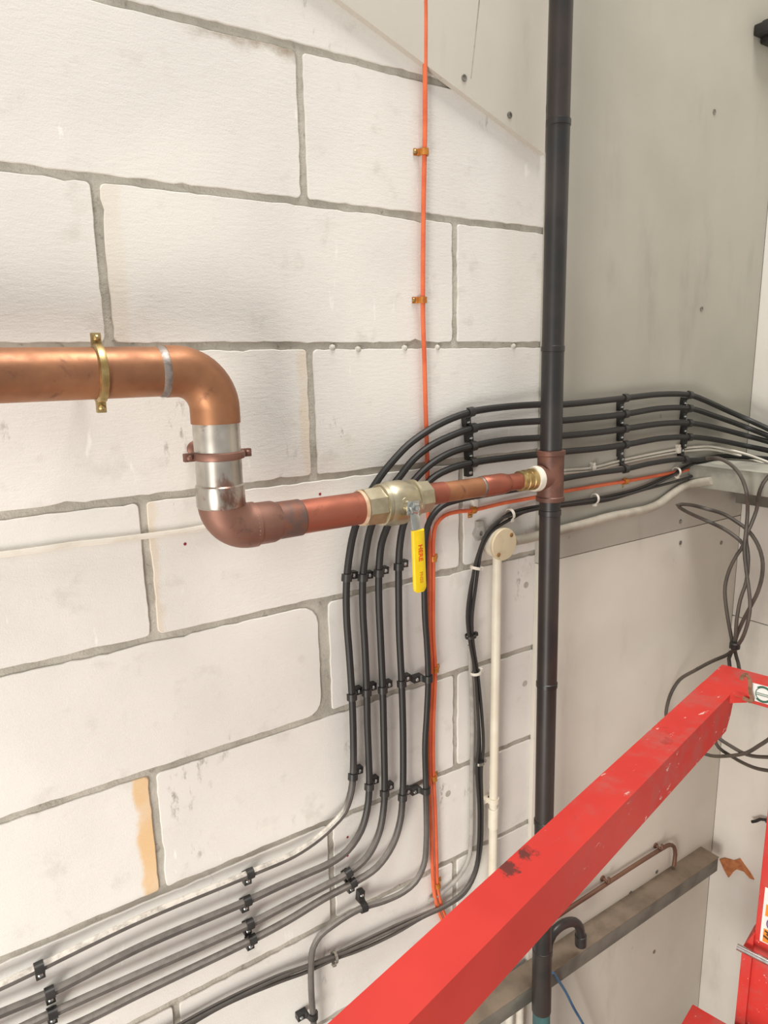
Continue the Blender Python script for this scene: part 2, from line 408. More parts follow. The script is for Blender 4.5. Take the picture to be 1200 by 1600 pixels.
wr = MB().bx(XR + 0.012, XR + 0.1, -2.2, 0.1, 0, ZO + 1.0).build('wall_right', 'mortar', origin=(XR, 0, 0))
tag(wr, 'pale grey boarded return wall with a torn brown patch', 'wall', None, 'structure')
zs = atX(1185, 973, XR).z
b1 = MB().bx(XR, XR + 0.012, -1.25, -0.0125, zs + 0.0012, ZO + 1.0, 0.001).build('board', 'board_rt', wr, origin=(XR, -0.5, ZO))
b2 = MB().bx(XR, XR + 0.012, -1.25, -0.0125, 0, zs - 0.0012, 0.001).build('board', 'board_rt', wr, origin=(XR, -0.5, 1))
def onr(px, py, d=0.0): return atX(px, py, XR - d)
# torn patch: a hanging flap of brown board core
tp = [(1125, 1342), (1133, 1340), (1148, 1344), (1157, 1341), (1163, 1350), (1172, 1362), (1179, 1374), (1173, 1371), (1163, 1361), (1153, 1357), (1146, 1362), (1140, 1370), (1132, 1358)]
mb = MB(); q = [onr(x, y, 0.0) for x, y in tp]; n = len(q)
mb.add(q + [v - X_ * (0.004 + 0.003 * (i % 2)) for i, v in enumerate(q)], [tuple(range(n)), tuple(range(n, 2 * n))] + [(i, (i + 1) % n, (i + 1) % n + n, i + n) for i in range(n)])
mb.build('torn_patch', 'torn', b2, smooth=0)
fl = MB().bx(-4, 4, -5, 0.1, -0.1, 0).build('floor', 'concrete', origin=(0, 0, 0))
tag(fl, 'bare grey concrete floor under the block wall', 'floor', None, 'structure')

# small marks on the wall: red paint spots, filled plug holes, squeezed-out mortar, a pencil line
for x, y in ((289, 850), (543, 1308), (543, 1337), (500, 772)):
    p = at(x, y); MB().lathe(p - OUT * 0.001, OUT, [(0, 0.0026), (0.0014, 0.0026), (0.0018, 0.001)], 8).build('paint_spot', 'spot', wall, origin=p)
for x, y in ((822, 914), (820, 1068), (700, 1240)):
    p = at(x, y); MB().lathe(p - OUT * 0.001, OUT, [(0, 0.008), (0.0014, 0.0075), (0.0012, 0.003)], 10).build('filled_hole', 'mortar', wall, origin=p)
for x, y in ((520, 543), (633, 544), (684, 543), (803, 541), (560, 546)):
    p = at(x, y); MB().lathe(p - OUT * 0.003, OUT, [(0, 0.0065), (0.003, 0.0055), (0.0055, 0.003), (0.006, 0.001)], 7, 0.4).build('mortar_lump', 'lump', wall, origin=p)
a, b = at(749, 0, TB + 0.0002), at(736, 122, TB + 0.0002)
MB().box((a + b) / 2, X_ * 0.0011, OUT * 0.0002, (b - a) / 2).build('pencil_line', 'pencil', bu)

# low trunking and right-hand duct
zt = ZO - 1.962
t = thing('cable_trunking', (0.2, -TB, zt - 0.045), 'low horizontal dusty brown steel trunking behind the foot of the black pipe', 'trunking')
MB().bx(0.25, 1.600, -0.072, -0.0125, zt - 0.046, zt - 0.002, 0.002).build('trunking_body', 'galv', t)
MB().bx(0.25, 1.604, -0.072, -0.0125, zt - 0.002, zt, 0.0006).build('lid', 'dust_top', t)
XD = 1.40
zd0, zd1 = atX(1150, 770, XD).z, atX(1150, 733, XD).z
t = thing('wall_duct', (XD, -0.1, zd0), 'grey galvanised box duct in the far corner beneath the ends of the black cables', 'duct')
MB().bx(XD, XR - 0.002, -0.9, -0.0125, zd0, zd1 - 0.002, 0.002).build('duct_body', 'galv_dk', t)
MB().bx(XD - 0.003, XR - 0.002, -0.9, -0.0125, zd1 - 0.002, zd1, 0.0006).build('lid', 'galv_dk', t)
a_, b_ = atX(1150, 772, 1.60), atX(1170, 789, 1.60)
MB().bx(1.60, XR - 0.002, -0.9, a_.y, b_.z, zd0 - 0.0005, 0.001).build('duct_shade_strip', 'galv', t)  # dark strip added in place of the duct's shadow on the return wall

# ------------------------------------------------------------------ black armoured cables
def cable(name, pts, r, mat, label, cat='cable', group=None, n=10):
    mb = MB().tube(spline(pts), r, n); o = mb.build(name, mat, origin=pts[0]); return tag(o, label, cat, group)
def path(px, d0=0.022, d1=0.031, X=1.56):
    P = [cor(x, y, d0 if x < 835 else d1, X) for x, y in px]
    e = (P[-1] - P[-2]).normalized()                                  # on along the return wall, out of the frame
    P += [P[-1] + Vector((e.x * 0.03, -0.16, e.z * 0.10)), P[-1] + Vector((e.x * 0.03, -0.6, e.z * 0.12))]
    for q in P:
        if q.x > XD - 0.02: q.z = max(q.z, zd1 + 0.0095)             # they lie over the duct, never in it
    if px[0][0] < 100: P.insert(0, P[0] + (P[0] - P[1]).normalized() * 0.7)   # and on along the block wall to the left
    return P
CA = [(-60, 1566), (0, 1541), (217, 1437), (390, 1365), (459, 1335), (498, 1309), (520, 1289), (538, 1268), (549, 1235), (552, 1200), (552, 1147), (550, 1088), (546, 1025), (542, 972), (541, 937), (542, 902), (546, 867), (553, 831), (570, 785), (594, 745), (615, 719), (637, 696), (664, 676), (694, 659), (735, 644), (787, 636), (844, 632), (880, 632), (933, 627), (977, 622), (1033, 616), (1077, 617), (1100, 625), (1133, 640), (1167, 655), (1200, 670), (1240, 690)]
CB = [(-60, 1610), (0, 1584), (78, 1551), (217, 1481), (386, 1408), (433, 1386), (480, 1365), (515, 1349), (543, 1329), (564, 1298), (574, 1263), (577, 1228), (576, 1182), (574, 1130), (573, 1081), (570, 1007), (567, 955), (567, 902), (572, 860), (579, 826), (598, 780), (626, 743), (645, 719), (671, 698), (705, 681), (739, 669), (787, 662), (844, 658), (880, 657), (933, 652), (977, 647), (1033, 638), (1077, 638), (1117, 650), (1167, 668), (1200, 681), (1240, 698)]
CC = [(0, 1622), (82, 1583), (217, 1522), (390, 1444), (450, 1413), (506, 1385), (544, 1364), (574, 1338), (592, 1302), (600, 1257), (601, 1228), (600, 1165), (598, 1077), (595, 1007), (592, 937), (592, 895), (596, 850), (604, 826), (625, 780), (652, 745), (675, 724), (705, 707), (739, 697), (787, 688), (844, 684), (880, 681), (933, 676), (977, 670), (1033, 662), (1077, 661), (1117, 668), (1167, 681), (1200, 690), (1240, 702)]
CD_ = [(30, 1640), (130, 1596), (217, 1553), (394, 1468), (450, 1438), (506, 1404), (551, 1380), (589, 1355), (613, 1321), (625, 1284), (629, 1245), (630, 1165), (628, 1077), (624, 990), (623, 937), (623, 885), (625, 850), (631, 818), (650, 778), (675, 748), (705, 732), (739, 723), (787, 716), (844, 710), (880, 706), (933, 701), (977, 695), (1033, 685), (1077, 683), (1117, 687), (1167, 697), (1200, 704), (1240, 714)]
CE = [(491, 1650), (490, 1596), (487, 1560), (486, 1510), (489, 1482), (500, 1462), (520, 1446), (544, 1430), (568, 1418), (600, 1408), (630, 1394), (649, 1378), (662, 1352), (666, 1315), (666, 1270), (665, 1217), (664, 1165), (667, 1112), (669, 1060), (667, 1007), (664, 965), (663, 927), (663, 880), (664, 845), (672, 812), (690, 791), (720, 780), (769, 771), (810, 764), (840, 758), (880, 748), (933, 739), (977, 733), (1017, 724), (1060, 718), (1090, 719), (1133, 725), (1200, 737), (1240, 745)]
G5 = 'heavy black wall cables'
PA, PB, PC, PD, PE = [path(c) for c in (CA, CB, CC, CD_, CE)]
RC = 0.0069
cable('armoured_cable', PA, RC, 'black_spray', 'thick black cable, topmost of the sweeping run and outermost of the lower bend', 'cable', G5)
cable('armoured_cable', PB, RC, 'black', 'thick black cable, second from the top of the sweeping run', 'cable', G5)
cable('armoured_cable', PC, RC, 'black', 'thick black cable, third from the top of the sweeping run', 'cable', G5)
cable('armoured_cable', PD, RC, 'black', 'thick black cable, fourth from the top, upright nearest behind the yellow lever', 'cable', G5)
cable('armoured_cable', PE, 0.0062, 'black', 'black cable running beside the orange cables, turning straight down at lower end', 'cable', G5)

# cleats: one mesh, copied
def cleat_mesh(r, h, w, ear):
    # a hook over the sheath with a fixing lug on one side
    ro, ri = r + 0.0028, r + 0.0002; A = [i / 8 * PI for i in range(9)]
    outer = [(-ro, -0.003)] + [(-ro * math.cos(a), ro * math.sin(a)) for a in A] + [(ro + 0.001, -0.006), (ro + 0.004, -0.0085), (ro + ear, -0.0085), (ro + ear, -h)]
    inner = [(ri, -h)] + [(ri * math.cos(a), ri * math.sin(a)) for a in A] + [(-ri, -0.003)]
    poly = outer + inner
    return MB().prism(poly, (0, 0, -w / 2), X_, Y_, Z_ * w), ro + ear * 0.60, -0.0085
def make_cleat(name, mat, smat, r, h, w, ear):
    mb, sx, sy = cleat_mesh(r, h, w, ear)
    o = mb.build(name, mat, origin=(0, 0, 0))
    sc = MB().lathe((sx, sy, 0), Y_, [(0, 0.0040), (0.0012, 0.0040), (0.0026, 0.0026), (0.003, 0.0008)], 12).build('screw', smat, o)
    return o, sc
used = {}
def put_cleat(proto, key, p, tan, e_hint, label, cat, group):
    o, sc = proto
    if used.get(key):
        c = o.copy(); COL.objects.link(c); d = sc.copy(); COL.objects.link(d); d.parent = c
    else: c = o; used[key] = 1
    t = Vector((tan.x, 0, tan.z)).normalized(); e = Vector((-t.z, 0, t.x))
    if e.dot(e_hint) < 0: e = -e
    n = OUT; t2 = e.cross(n)
    c.matrix_world = Matrix(((e.x, n.x, t2.x, p.x), (e.y, n.y, t2.y, p.y), (e.z, n.z, t2.z, p.z), (0, 0, 0, 1)))
    tag(c, label, cat, group)
def near(P, p):
    i = min(range(len(P)), key=lambda k: (P[k] - p).length); a, b = P[max(i - 1, 0)], P[min(i + 1, len(P) - 1)]
    return min(spline(P), key=lambda q: (q - p).length), (b - a)
proto = make_cleat('cable_cleat', 'cleat', 'chrome', RC, 0.0215, 0.0135, 0.019)
HINT = {'R': X_, 'L': -X_, 'D': -Z_, 'U': Z_}
NAMES = {'A': 'outermost cable', 'B': 'second cable', 'C': 'third cable', 'D': 'fourth cable', 'E': 'lone fifth cable'}
ROWS = [('in the row just under the brass ball valve', [('A', 542, 902, 'R'), ('B', 567, 898, 'R'), ('C', 592, 893, 'R'), ('D', 623, 886, 'R')]),
 ('in the middle row of the uprights', [('A', 550, 1086, 'R'), ('B', 573, 1079, 'R'), ('C', 598, 1073, 'R'), ('D', 628, 1067, 'R'), ('E', 668, 1060, 'L')]),
 ('in the lowest row of the uprights', [('A', 552, 1209, 'R'), ('B', 577, 1232, 'R'), ('C', 601, 1239, 'R'), ('D', 629, 1247, 'R'), ('E', 665, 1235, 'L')]),
 ('in the column midway along the lower run', [('A', 386, 1367, 'D'), ('B', 388, 1407, 'D'), ('C', 391, 1443, 'D'), ('D', 394, 1468, 'D')]),
 ('in the bottom corner column of cleats', [('A', 66, 1510, 'D'), ('B', 74, 1553, 'D'), ('C', 80, 1584, 'D')]),
 ('at the foot of the big bend', [('C', 542, 1366, 'D'), ('D', 551, 1380, 'D'), ('E', 568, 1418, 'U')]),
 ('at the bottom edge beside the red beam', [('E', 489, 1584, 'L')]),
 ('in the column above the right copper pipe', [('A', 737, 643, 'D'), ('B', 738, 669, 'D'), ('C', 738, 697, 'D'), ('D', 738, 723, 'D')]),
 ('in the first column beyond the black pipe', [('A', 977, 622, 'D'), ('B', 977, 647, 'D'), ('C', 977, 670, 'D'), ('D', 977, 695, 'D'), ('E', 977, 733, 'U')]),
 ('in the last column before the far corner', [('A', 1075, 617, 'D'), ('B', 1075, 638, 'D'), ('C', 1075, 661, 'D'), ('D', 1075, 683, 'D'), ('E', 1072, 718, 'U')])]
PATHS = {'A': PA, 'B': PB, 'C': PC, 'D': PD, 'E': PE}
for where, items in ROWS:
    for k, x, y, side in items:
        p = at(x, y, 0.022 if x < 835 else 0.031); p, tan = near(PATHS[k], p)
        put_cleat(proto, 'cleat', p, tan, HINT[side], 'black cleat on the %s, %s' % (NAMES[k], where), 'cleat', 'black cable cleats')

# ------------------------------------------------------------------ orange cables and their clips
O1 = [(662, -60), (664, 0), (664, 100), (664, 200), (662, 300), (661, 400), (661, 500), (663, 560), (665, 640), (667, 700), (668, 745), (669, 790), (670, 840), (671, 885), (671, 990), (674, 1046), (671, 1130), (671, 1200), (673, 1270), (675, 1340), (678, 1392), (683, 1416), (692, 1440), (700, 1460)]
O2 = [(1075, 734), (1070, 735), (1033, 742), (977, 752), (933, 759), (880, 768), (836, 777), (787, 786), (739, 797), (712, 800), (694, 806), (681, 820), (677, 842), (677, 885), (677, 990), (680, 1046), (677, 1130), (677, 1200), (680, 1270), (682, 1340), (684, 1390), (691, 1420), (699, 1440), (708, 1462)]
PO1 = [at(x, y, 0.010 if y < 760 else 0.011) for x, y in O1]; PO2 = [at(x, y, 0.010 if x < 835 else 0.0185) for x, y in O2]
cable('fire_alarm_cable', PO1, 0.0042, 'orange', 'orange cable dropping straight from the top edge behind the ball valve', 'cable', 'orange cables', 8)
cable('fire_alarm_cable', PO2, 0.0042, 'orange', 'orange cable coming from the far corner and bending down beside the yellow lever', 'cable', 'orange cables', 8)
pro2 = make_cleat('cable_clip', 'pclip', 'brass', 0.0048, 0.0095, 0.011, 0.010)
for P, x, y, s, lab in ((PO1, 661, 235, 'L', 'small copper clip on the orange drop cable, topmost of two above the pipes'), (PO1, 661, 472, 'L', 'small copper clip on the orange drop cable, lower of two above the pipes'),
        (PO2, 677, 868, 'R', 'small copper clip on the orange cables beside the yellow lever'), (PO2, 680, 1045, 'R', 'small copper clip on the orange cables level with the middle cleat row'),
        (PO2, 677, 1213, 'R', 'small copper clip on the orange cables level with the lowest cleat row'), (PO2, 683, 1383, 'R', 'small copper clip on the orange cables just above the red beam'),
        (PO2, 735, 798, 'D', 'small copper clip on the orange cable under the right copper pipe'), (PO2, 975, 752, 'D', 'small copper clip on the orange cable to the right of black pipe')):
    p, tan = near(P, at(x, y, 0.011)); put_cleat(pro2, 'pclip', p, tan, HINT[s], lab, 'clip', 'copper cable clips')

# ------------------------------------------------------------------ thin black bundle, white and grey cables
F1 = [(1110, 716), (1083, 723), (1047, 742), (1000, 763), (950, 776), (923, 780), (880, 786), (840, 791), (817, 796), (797, 803), (780, 813), (763, 833), (750, 858), (743, 887), (738, 915), (733, 965), (736, 1003), (743, 1050), (748, 1112), (750, 1165), (748, 1200), (750, 1270), (748, 1325), (742, 1362), (726, 1390), (700, 1410), (660, 1432), (620, 1450), (560, 1479), (522, 1496), (480, 1512), (433, 1529), (347, 1570), (270, 1612), (200, 1650)]
off = [((0, 0), 0.012, 'thin black cable in the tied bundle, the one nearest the block wall'), ((4, 5), 0.016, 'thin black cable in the tied bundle, lying outermost under the grey conduit box side'), ((-2, 3), 0.0195, 'thin black cable lying on top of the tied bundle left of the cream conduit')]
for i, ((dx, dy), d, lab) in enumerate(off):
    pts = []
    for k, (x, y) in enumerate(F1):
        wv = math.sin(k * 1.3 + i * 2.1) * (2.2 if 9 <= k <= 20 else 1.2)
        vx = dx if y < 1350 and x < 800 else 0
        hy = dy if (x >= 770 or y > 1350) else 0
        if y > 1420: hy = (-4, 5 + 3 * math.sin(k * 1.9), 0)[i]
        if i == 1 and k < 4: hy = (12, 14, 10, 3)[k]; vx = (14, 20, 12, 4)[k]
        pts.append(cor(x + vx + wv * 0.6, y + hy + wv * 0.5, d + (0.008 if x > 835 else 0), 1.50))
    cable('data_cable', pts, 0.0036 if i < 2 else 0.0030, 'thin', lab, 'cable', 'thin black bundled cables', 8)
gp = [(734, 1008), (736, 1060), (738, 1110), (738, 1160), (737, 1210), (737, 1262), (736, 1310), (732, 1342), (719, 1367), (698, 1389), (670, 1408)]
cable('flat_grey_cable', [at(x, y, 0.009) for x, y in gp], 0.0046, 'greycable', 'pale grey cable hugging the left side of the thin black bundle', 'cable', None, 8)
for P0, x, y, lab in ((F1, 743, 888, 'white tie around the thin black bundle below the cream junction box'), (F1, 743, 1047, 'white tie around the thin black bundle left of cream conduit, mid height'),
                      (F1, 749, 1188, 'grey metal tie around the thin black bundle near the lowest cleats'), (F1, 522, 1496, 'small tie around the thin black bundle left of the red beam'),
                      (F1, 797, 804, 'pale tie around the thin black bundle above the cream junction box'), (F1, 923, 781, 'pale tie around the thin black bundle right of the black pipe'), (F1, 1052, 741, 'pale tie around the thin black bundle near the far duct'),
                      (F1, 735, 993, 'dark tie around the thin black bundle above the middle joint')):
    pts = [cor(a, b, 0.015 + (0.008 if a > 835 else 0), 1.5) for a, b in F1]
    p, tan = near(pts, at(x + 1, y + 1, 0.015)); tan = tan.normalized(); u = Vector((-tan.z, 0, tan.x)).normalized()
    mb = MB(); ring = [p + u * (0.011 * math.cos(a)) + OUT * (0.0105 * math.sin(a) + 0.001) for a in [k / 14 * 2 * PI for k in range(15)]]
    n = 14; vs = []; fs = []
    for q in ring[:14]: vs += [q - tan * 0.003, q + tan * 0.003]
    c0 = p + OUT * 0.001
    for q in ring[:14]: qq = c0 + (q - c0) * 1.14; vs += [qq - tan * 0.003, qq + tan * 0.003]
    for k in range(14):
        a, b = 2 * k, 2 * ((k + 1) % 14); fs += [(a, b, b + 1, a + 1), (a + 28, a + 29, b + 29, b + 28), (a, a + 28, b + 28, b), (a + 1, b + 1, b + 29, a + 29)]
    mb.add(vs, fs); mb.box(p + u * 0.014 + OUT * 0.002, u * 0.003, OUT * 0.004, tan * 0.004, 0.0008)
    m = 'cleat' if 'dark' in lab else 'steel' if 'metal' in lab or 'small' in lab else 'white'
    tag(mb.build('cable_tie', m, origin=p), lab, 'tie', 'ties on the thin black bundle')

w1 = [(840, 742), (880, 735), (925, 731), (960, 722), (1000, 713), (1058, 702), (1090, 698), (1115, 698), (1160, 708), (1200, 722), (1240, 738)]
cable('white_cable', [cor(x, y, 0.0165, 1.54) for x, y in w1] + [atX(1240, 738, 1.54) + Vector((0, -0.5, -0.03))], 0.0032, 'white', 'thin white cable weaving between the black cables beyond the pipe, upper of two', 'cable', 'thin white cables', 8)
cable('white_cable', [cor(x, y + 5, 0.0165, 1.55) for x, y in w1] + [atX(1240, 743, 1.55) + Vector((0, -0.5, -0.03))], 0.0030, 'white', 'thin white cable weaving between the black cables beyond the pipe, lower of two', 'cable', 'thin white cables', 8)
for x, y, lab in ((923, 732, 'white nail clip on the white cables, nearest the black pipe'), (1056, 703, 'white nail clip on the white cables, before the far corner'), (738, 786, 'white nail clip between the lone black cable and the orange cable')):
    p = at(x, y, 0.012 if x > 835 else 0.0); mb = MB(); mb.box(p + OUT * 0.006, X_ * 0.006, OUT * 0.006, Z_ * 0.008, 0.002); mb.lathe(p + OUT * 0.009 + Z_ * 0.011, OUT, [(-0.009, 0.004), (0.002, 0.004), (0.003, 0.002)], 10)
    tag(mb.build('nail_clip', 'white', origin=p), lab, 'clip', 'white nail clips')
hp = [(-60, 874), (0, 867), (60, 859), (112, 851), (170, 845), (225, 838), (280, 831), (319, 824), (400, 808), (480, 792)]
cable('bell_wire', [Vector((-0.9, -0.005, at(0, 867).z))] + [at(x, y, 0.005) for x, y in hp], 0.0046, 'white', 'thin white cable along the block wall passing behind the lower copper elbow', 'cable', None, 8)

# ------------------------------------------------------------------ cream conduit, junction box, painted conduit
jb = at(789, 851, 0.034)
t = thing('junction_box', jb, 'round cream junction box with two rusty screws above the cream conduit', 'junction box')
MB().lathe((jb.x, 0.0, jb.z), OUT, [(0, 0.031), (0.026, 0.033), (0.0262, 0.0325)], 32).build('box_body', 'cream', t)
MB().lathe((jb.x, -0.0262, jb.z), OUT, [(0, 0.0345), (0.0055, 0.0345), (0.0075, 0.033), (0.0078, 0.001)], 32).build('lid', 'creambox', t)
for x, y in ((799, 836), (779, 867)):
    p = at(x, y, 0.034); MB().lathe(p, OUT, [(-0.001, 0.0045), (0.001, 0.0045), (0.0016, 0.003)], 10).build('screw', 'rust', t, origin=p)
c0, c1, c2 = at(777, 874, 0.018), at(771, 1262, 0.018), at(769, 1420, 0.018)
t = thing('cream_conduit', c2, 'upright cream plastic conduit below the round junction box', 'conduit')
MB().tube([c0 + Z_ * 0.012, c1, c2], 0.0100, 20).build('tube', 'cream', t)
MB().lathe(c1 - Z_ * 0.05, Z_, [(0, 0.0105), (0, 0.0118), (0.05, 0.0118), (0.05, 0.0105)], 20).build('coupler', 'cream', t)
p = at(771, 1250, 0.018)
MB().lathe(p, Z_, [(-0.006, 0.0128), (0.006, 0.0128)], 20).box(Vector((p.x - 0.012, -0.006, p.z)), X_ * 0.016, OUT * 0.006, Z_ * 0.006, 0.001).build('saddle', 'cream', t)
gc = [(802, 845), (820, 842), (845, 836), (880, 827), (915, 818), (950, 808), (985, 801), (1012, 795), (1030, 787), (1045, 776), (1062, 764), (1078, 757), (1098, 753), (1112, 751)]
cable('painted_conduit', [cor(x, y, 0.016 if x < 840 else 0.024, XD - 0.002) for x, y in gc], 0.0105, 'greypvc', 'grey painted conduit from the round cream box towards the far corner duct', 'conduit', None, 16)
p = at(747, 832, 0.0)
mb = MB().lathe(p, OUT, [(0, 0.017), (0.008, 0.017), (0.011, 0.013), (0.012, 0.007), (0.007, 0.006)], 6, 0.3); mb.box(p + OUT * 0.004 + Z_ * 0.016, X_ * 0.010, OUT * 0.004, Z_ * 0.010, 0.002)
tag(mb.build('conduit_bush', 'greycable', origin=p), 'small grey hexagonal fixing on the blocks left of the cream junction box', 'fixing')
for x, lab in ((812, 'white conduit stub under the low trunking, nearest the black pipe'), (796, 'white conduit stub under the low trunking, next to the red beam')):
    p = at(x, 1590, 0.03); tag(MB().tube([Vector((p.x, -0.03, zt - 0.05)), Vector((p.x, -0.03, 0.3))], 0.010, 16).build('white_conduit', 'white', origin=(p.x, -0.03, 0.3)), lab, 'conduit', 'white conduits under the low trunking')

# ------------------------------------------------------------------ copper pipe run
DP = 0.10; zc = ZO - 0.486; xv = 0.1035; zl = ZO - 0.716; RB = 0.0333
def arc(c, a, b, a0, a1, r, n=14):
    return [Vector(c) + Vector(a) * r * math.cos(a0 + (a1 - a0) * k / n) + Vector(b) * r * math.sin(a0 + (a1 - a0) * k / n) for k in range(n + 1)]
t = thing('copper_pipe', (xv, -DP, zl), 'large copper pipe with two soldered elbows stepping down to the ball valve', 'pipe')
MB().tube([(-0.75, -DP, zc), (-0.3, -DP, zc), (0.035, -DP, zc)], RB, 36).build('pipe_section', 'copper', t)
RE = 0.054
el = [Vector((0.036, -DP, zc)), Vector((xv - RE, -DP, zc))] + arc((xv - RE, -DP, zc - RE), X_, Z_, PI / 2, 0, RE)[1:] + [Vector((xv, -DP, ZO - 0.560))]
MB().tube(el, [RB + 0.0018] * len(el), 36).build('elbow', 'copper', t)['label'] = 'bright copper upper elbow'
MB().lathe((0.026, -DP, zc), X_, [(0, RB), (0.004, RB + 0.0012), (0.012, RB + 0.0014), (0.014, RB + 0.001)], 36).build('solder_joint', 'solder', t)
MB().lathe((xv, -DP, ZO - 0.655), Z_, [(0, RB), (0.096, RB)], 36).build('pipe_section', 'tinned', t)['label'] = 'silvery tinned upright between the elbows'
RL = 0.042
MB().lathe((xv, -DP, ZO - 0.648), -Z_, [(0, RB + 0.0005), (0.002, RB + 0.0022), (0.032, RB + 0.0022), (0.034, RB + 0.001)], 36).build('socket', 'tinned', t)
e2 = [Vector((xv, -DP, ZO - 0.668)), Vector((xv, -DP, zl + RL))] + arc((xv + RL, -DP, zl + RL), -X_, -Z_, 0, PI / 2, RL)[1:] + [Vector((xv + RL + 0.008, -DP, zl))]
MB().tube(e2, [RB + 0.0012] * len(e2), 36).build('elbow', 'copper_dk', t)['label'] = 'dull tarnished lower elbow'
MB().lathe((0.146, -DP, zl), X_, [(0, 0.0332), (0.002, 0.0345), (0.004, 0.0335)], 36).build('solder_joint', 'tinned', t)
MB().lathe((0.150, -DP, zl), X_, [(0, 0.0325), (0.032, 0.0322), (0.040, 0.0295), (0.043, 0.0285)], 36).build('reducer', 'copper_dk', t)
MB().lathe((0.192, -DP, zl), X_, [(0, 0.0288), (0.002, 0.0292), (0.038, 0.0290), (0.040, 0.0275)], 36).build('socket', 'flux', t)['label'] = 'socket stained dark by flux'
MB().lathe((0.230, -DP, zl), X_, [(0, 0.027), (0.116, 0.027)], 36).build('pipe_section', 'copper_red', t)

# ball valve
xz = ZO - 0.713
t = thing('ball_valve', (0.41, -DP, xz - 0.04), 'nickelled ball valve with a yellow lever in the copper pipe', 'valve')
MB().lathe((0.340, -DP, zl), X_, [(0, 0.0275), (0, 0.0290), (0.005, 0.0302), (0.007, 0.0285)], 32).build('end_ring', 'endring', t)['label'] = 'pale collar at the copper pipe'
MB().lathe((0.346, -DP, zl), X_, [(0, 0.028), (0.001, 0.0325), (0.034, 0.0335), (0.036, 0.031)], 8, 0.2).build('hex_end', 'nickel', t, smooth=20)
MB().lathe((0.380, -DP, zl), X_, [(0, 0.031), (0.002, 0.0355), (0.008, 0.0362), (0.010, 0.034), (0.014, 0.0365), (0.020, 0.0385), (0.044, 0.0385), (0.056, 0.036), (0.068, 0.0325), (0.069, 0.031)], 40).build('valve_body', 'nickel', t)
MB().lathe((0.447, -DP, xz), X_, [(0, 0.032), (0.001, 0.0335), (0.006, 0.0338), (0.008, 0.0305)], 36).build('body_ring', 'nickel', t)
MB().lathe((0.454, -DP, xz), X_, [(0, 0.0305), (0.026, 0.0295), (0.028, 0.026)], 8, 0.2).build('hex_end', 'nickel', t, smooth=20)
sx, sz, sd = 0.4135, ZO - 0.716, 0.15
MB().lathe((sx, -DP - 0.028, sz), OUT, [(0, 0.016), (0.010, 0.0155), (0.012, 0.0105), (0.026, 0.0105)], 24).build('stem', 'nickel', t)
MB().lathe((sx, -sd - 0.0045, sz), OUT, [(0, 0.0095), (0.007, 0.0095), (0.008, 0.0075), (0.008, 0.005), (0.012, 0.005), (0.0125, 0.003)], 6).build('nut', 'chrome', t, smooth=20)
g0, g1 = at(652.5, 828, 0.158), at(656, 925, 0.158); gd = (g1 - g0).normalized(); gx = Vector((gd.z, 0, -gd.x)) * -1
gx = Vector((-gd.z, 0, gd.x)); gx = gx if gx.x > 0 else -gx
pl = MB()
pl.box(Vector((sx, -sd - 0.002, sz)), X_ * 0.012, OUT * 0.0022, Z_ * 0.0115, 0.001)
a = Vector((sx + 0.002, -sd - 0.002, sz - 0.009)); b = g0 + gd * 0.01; dd = (b - a)
pl.box((a + b) / 2, gx * 0.0085, (dd.cross(gx)).normalized() * 0.0022, dd * 0.5, 0.001)
pl.build('lever_plate', 'chrome', t)
L = (g1 - g0).length; wd = 0.0128; poly = [(-wd * 0.98, 0), (wd * 0.98, 0), (wd, L - 0.010)]
poly += [(wd - 0.009 + 0.009 * math.cos(a), L - 0.009 + 0.009 * math.sin(a)) for a in [k / 6 * PI / 2 for k in range(7)]] + [(-wd + 0.009 + 0.009 * math.cos(a), L - 0.009 + 0.009 * math.sin(a)) for a in [PI / 2 + k / 6 * PI / 2 for k in range(7)]] + [(-wd, L - 0.010)]
bm_g = MB(); hh = 0.0045
ins = [(x * 0.80, L / 2 + (y - L / 2) * 0.98) for x, y in poly]; n = len(poly)
vs = []
for pol, z in ((ins, -hh), (poly, -hh * 0.4), (poly, hh * 0.4), (ins, hh)): vs += [g0 + gx * x + gd * y + OUT * z for x, y in pol]
fs = [tuple(range(n)), tuple(range(3 * n, 4 * n))[::-1]]
for k in range(3):
    for i in range(n): j = (i + 1) % n; fs.append((k * n + i, k * n + i + n, k * n + j + n, k * n + j))
bm_g.add(vs, fs); grip = bm_g.build('grip', 'yellow', t, origin=g0, smooth=50)
bpy.context.view_layer.update()
def text(name, body, size, o, xdir, ydir, mat, parent, ext=0.0003, sx_=1.0):
    c = bpy.data.curves.new(name, 'FONT'); c.body = body; c.size = size; c.extrude = ext; c.align_x = 'CENTER'; c.align_y = 'CENTER'; c.offset = 0.0002; c.materials.append(M[mat])
    tmp = bpy.data.objects.new('lettering', c); COL.objects.link(tmp); bpy.context.view_layer.update()
    me = bpy.data.meshes.new_from_object(tmp.evaluated_get(bpy.context.evaluated_depsgraph_get())); bpy.data.objects.remove(tmp)
    ob = bpy.data.objects.new(name, me); COL.objects.link(ob); x, y = xdir.normalized(), ydir.normalized(); z = x.cross(y)
    ob.parent = parent; l = Vector(o) - parent_loc(parent)
    ob.matrix_local = Matrix(((x.x * sx_, y.x, z.x, l.x), (x.y * sx_, y.y, z.y, l.y), (x.z * sx_, y.z, z.z, l.z), (0, 0, 0, 1)))
    return ob
text('lettering', 'HERE', 0.0125, g0 + gd * 0.039 + OUT * 0.0047 + gx * 0.001, gd, gx, 'redink', grip)
text('lettering', 'PN25', 0.0088, g0 + gd * 0.082 + OUT * 0.0047 + gx * 0.001, gd, gx, 'paleink', grip)

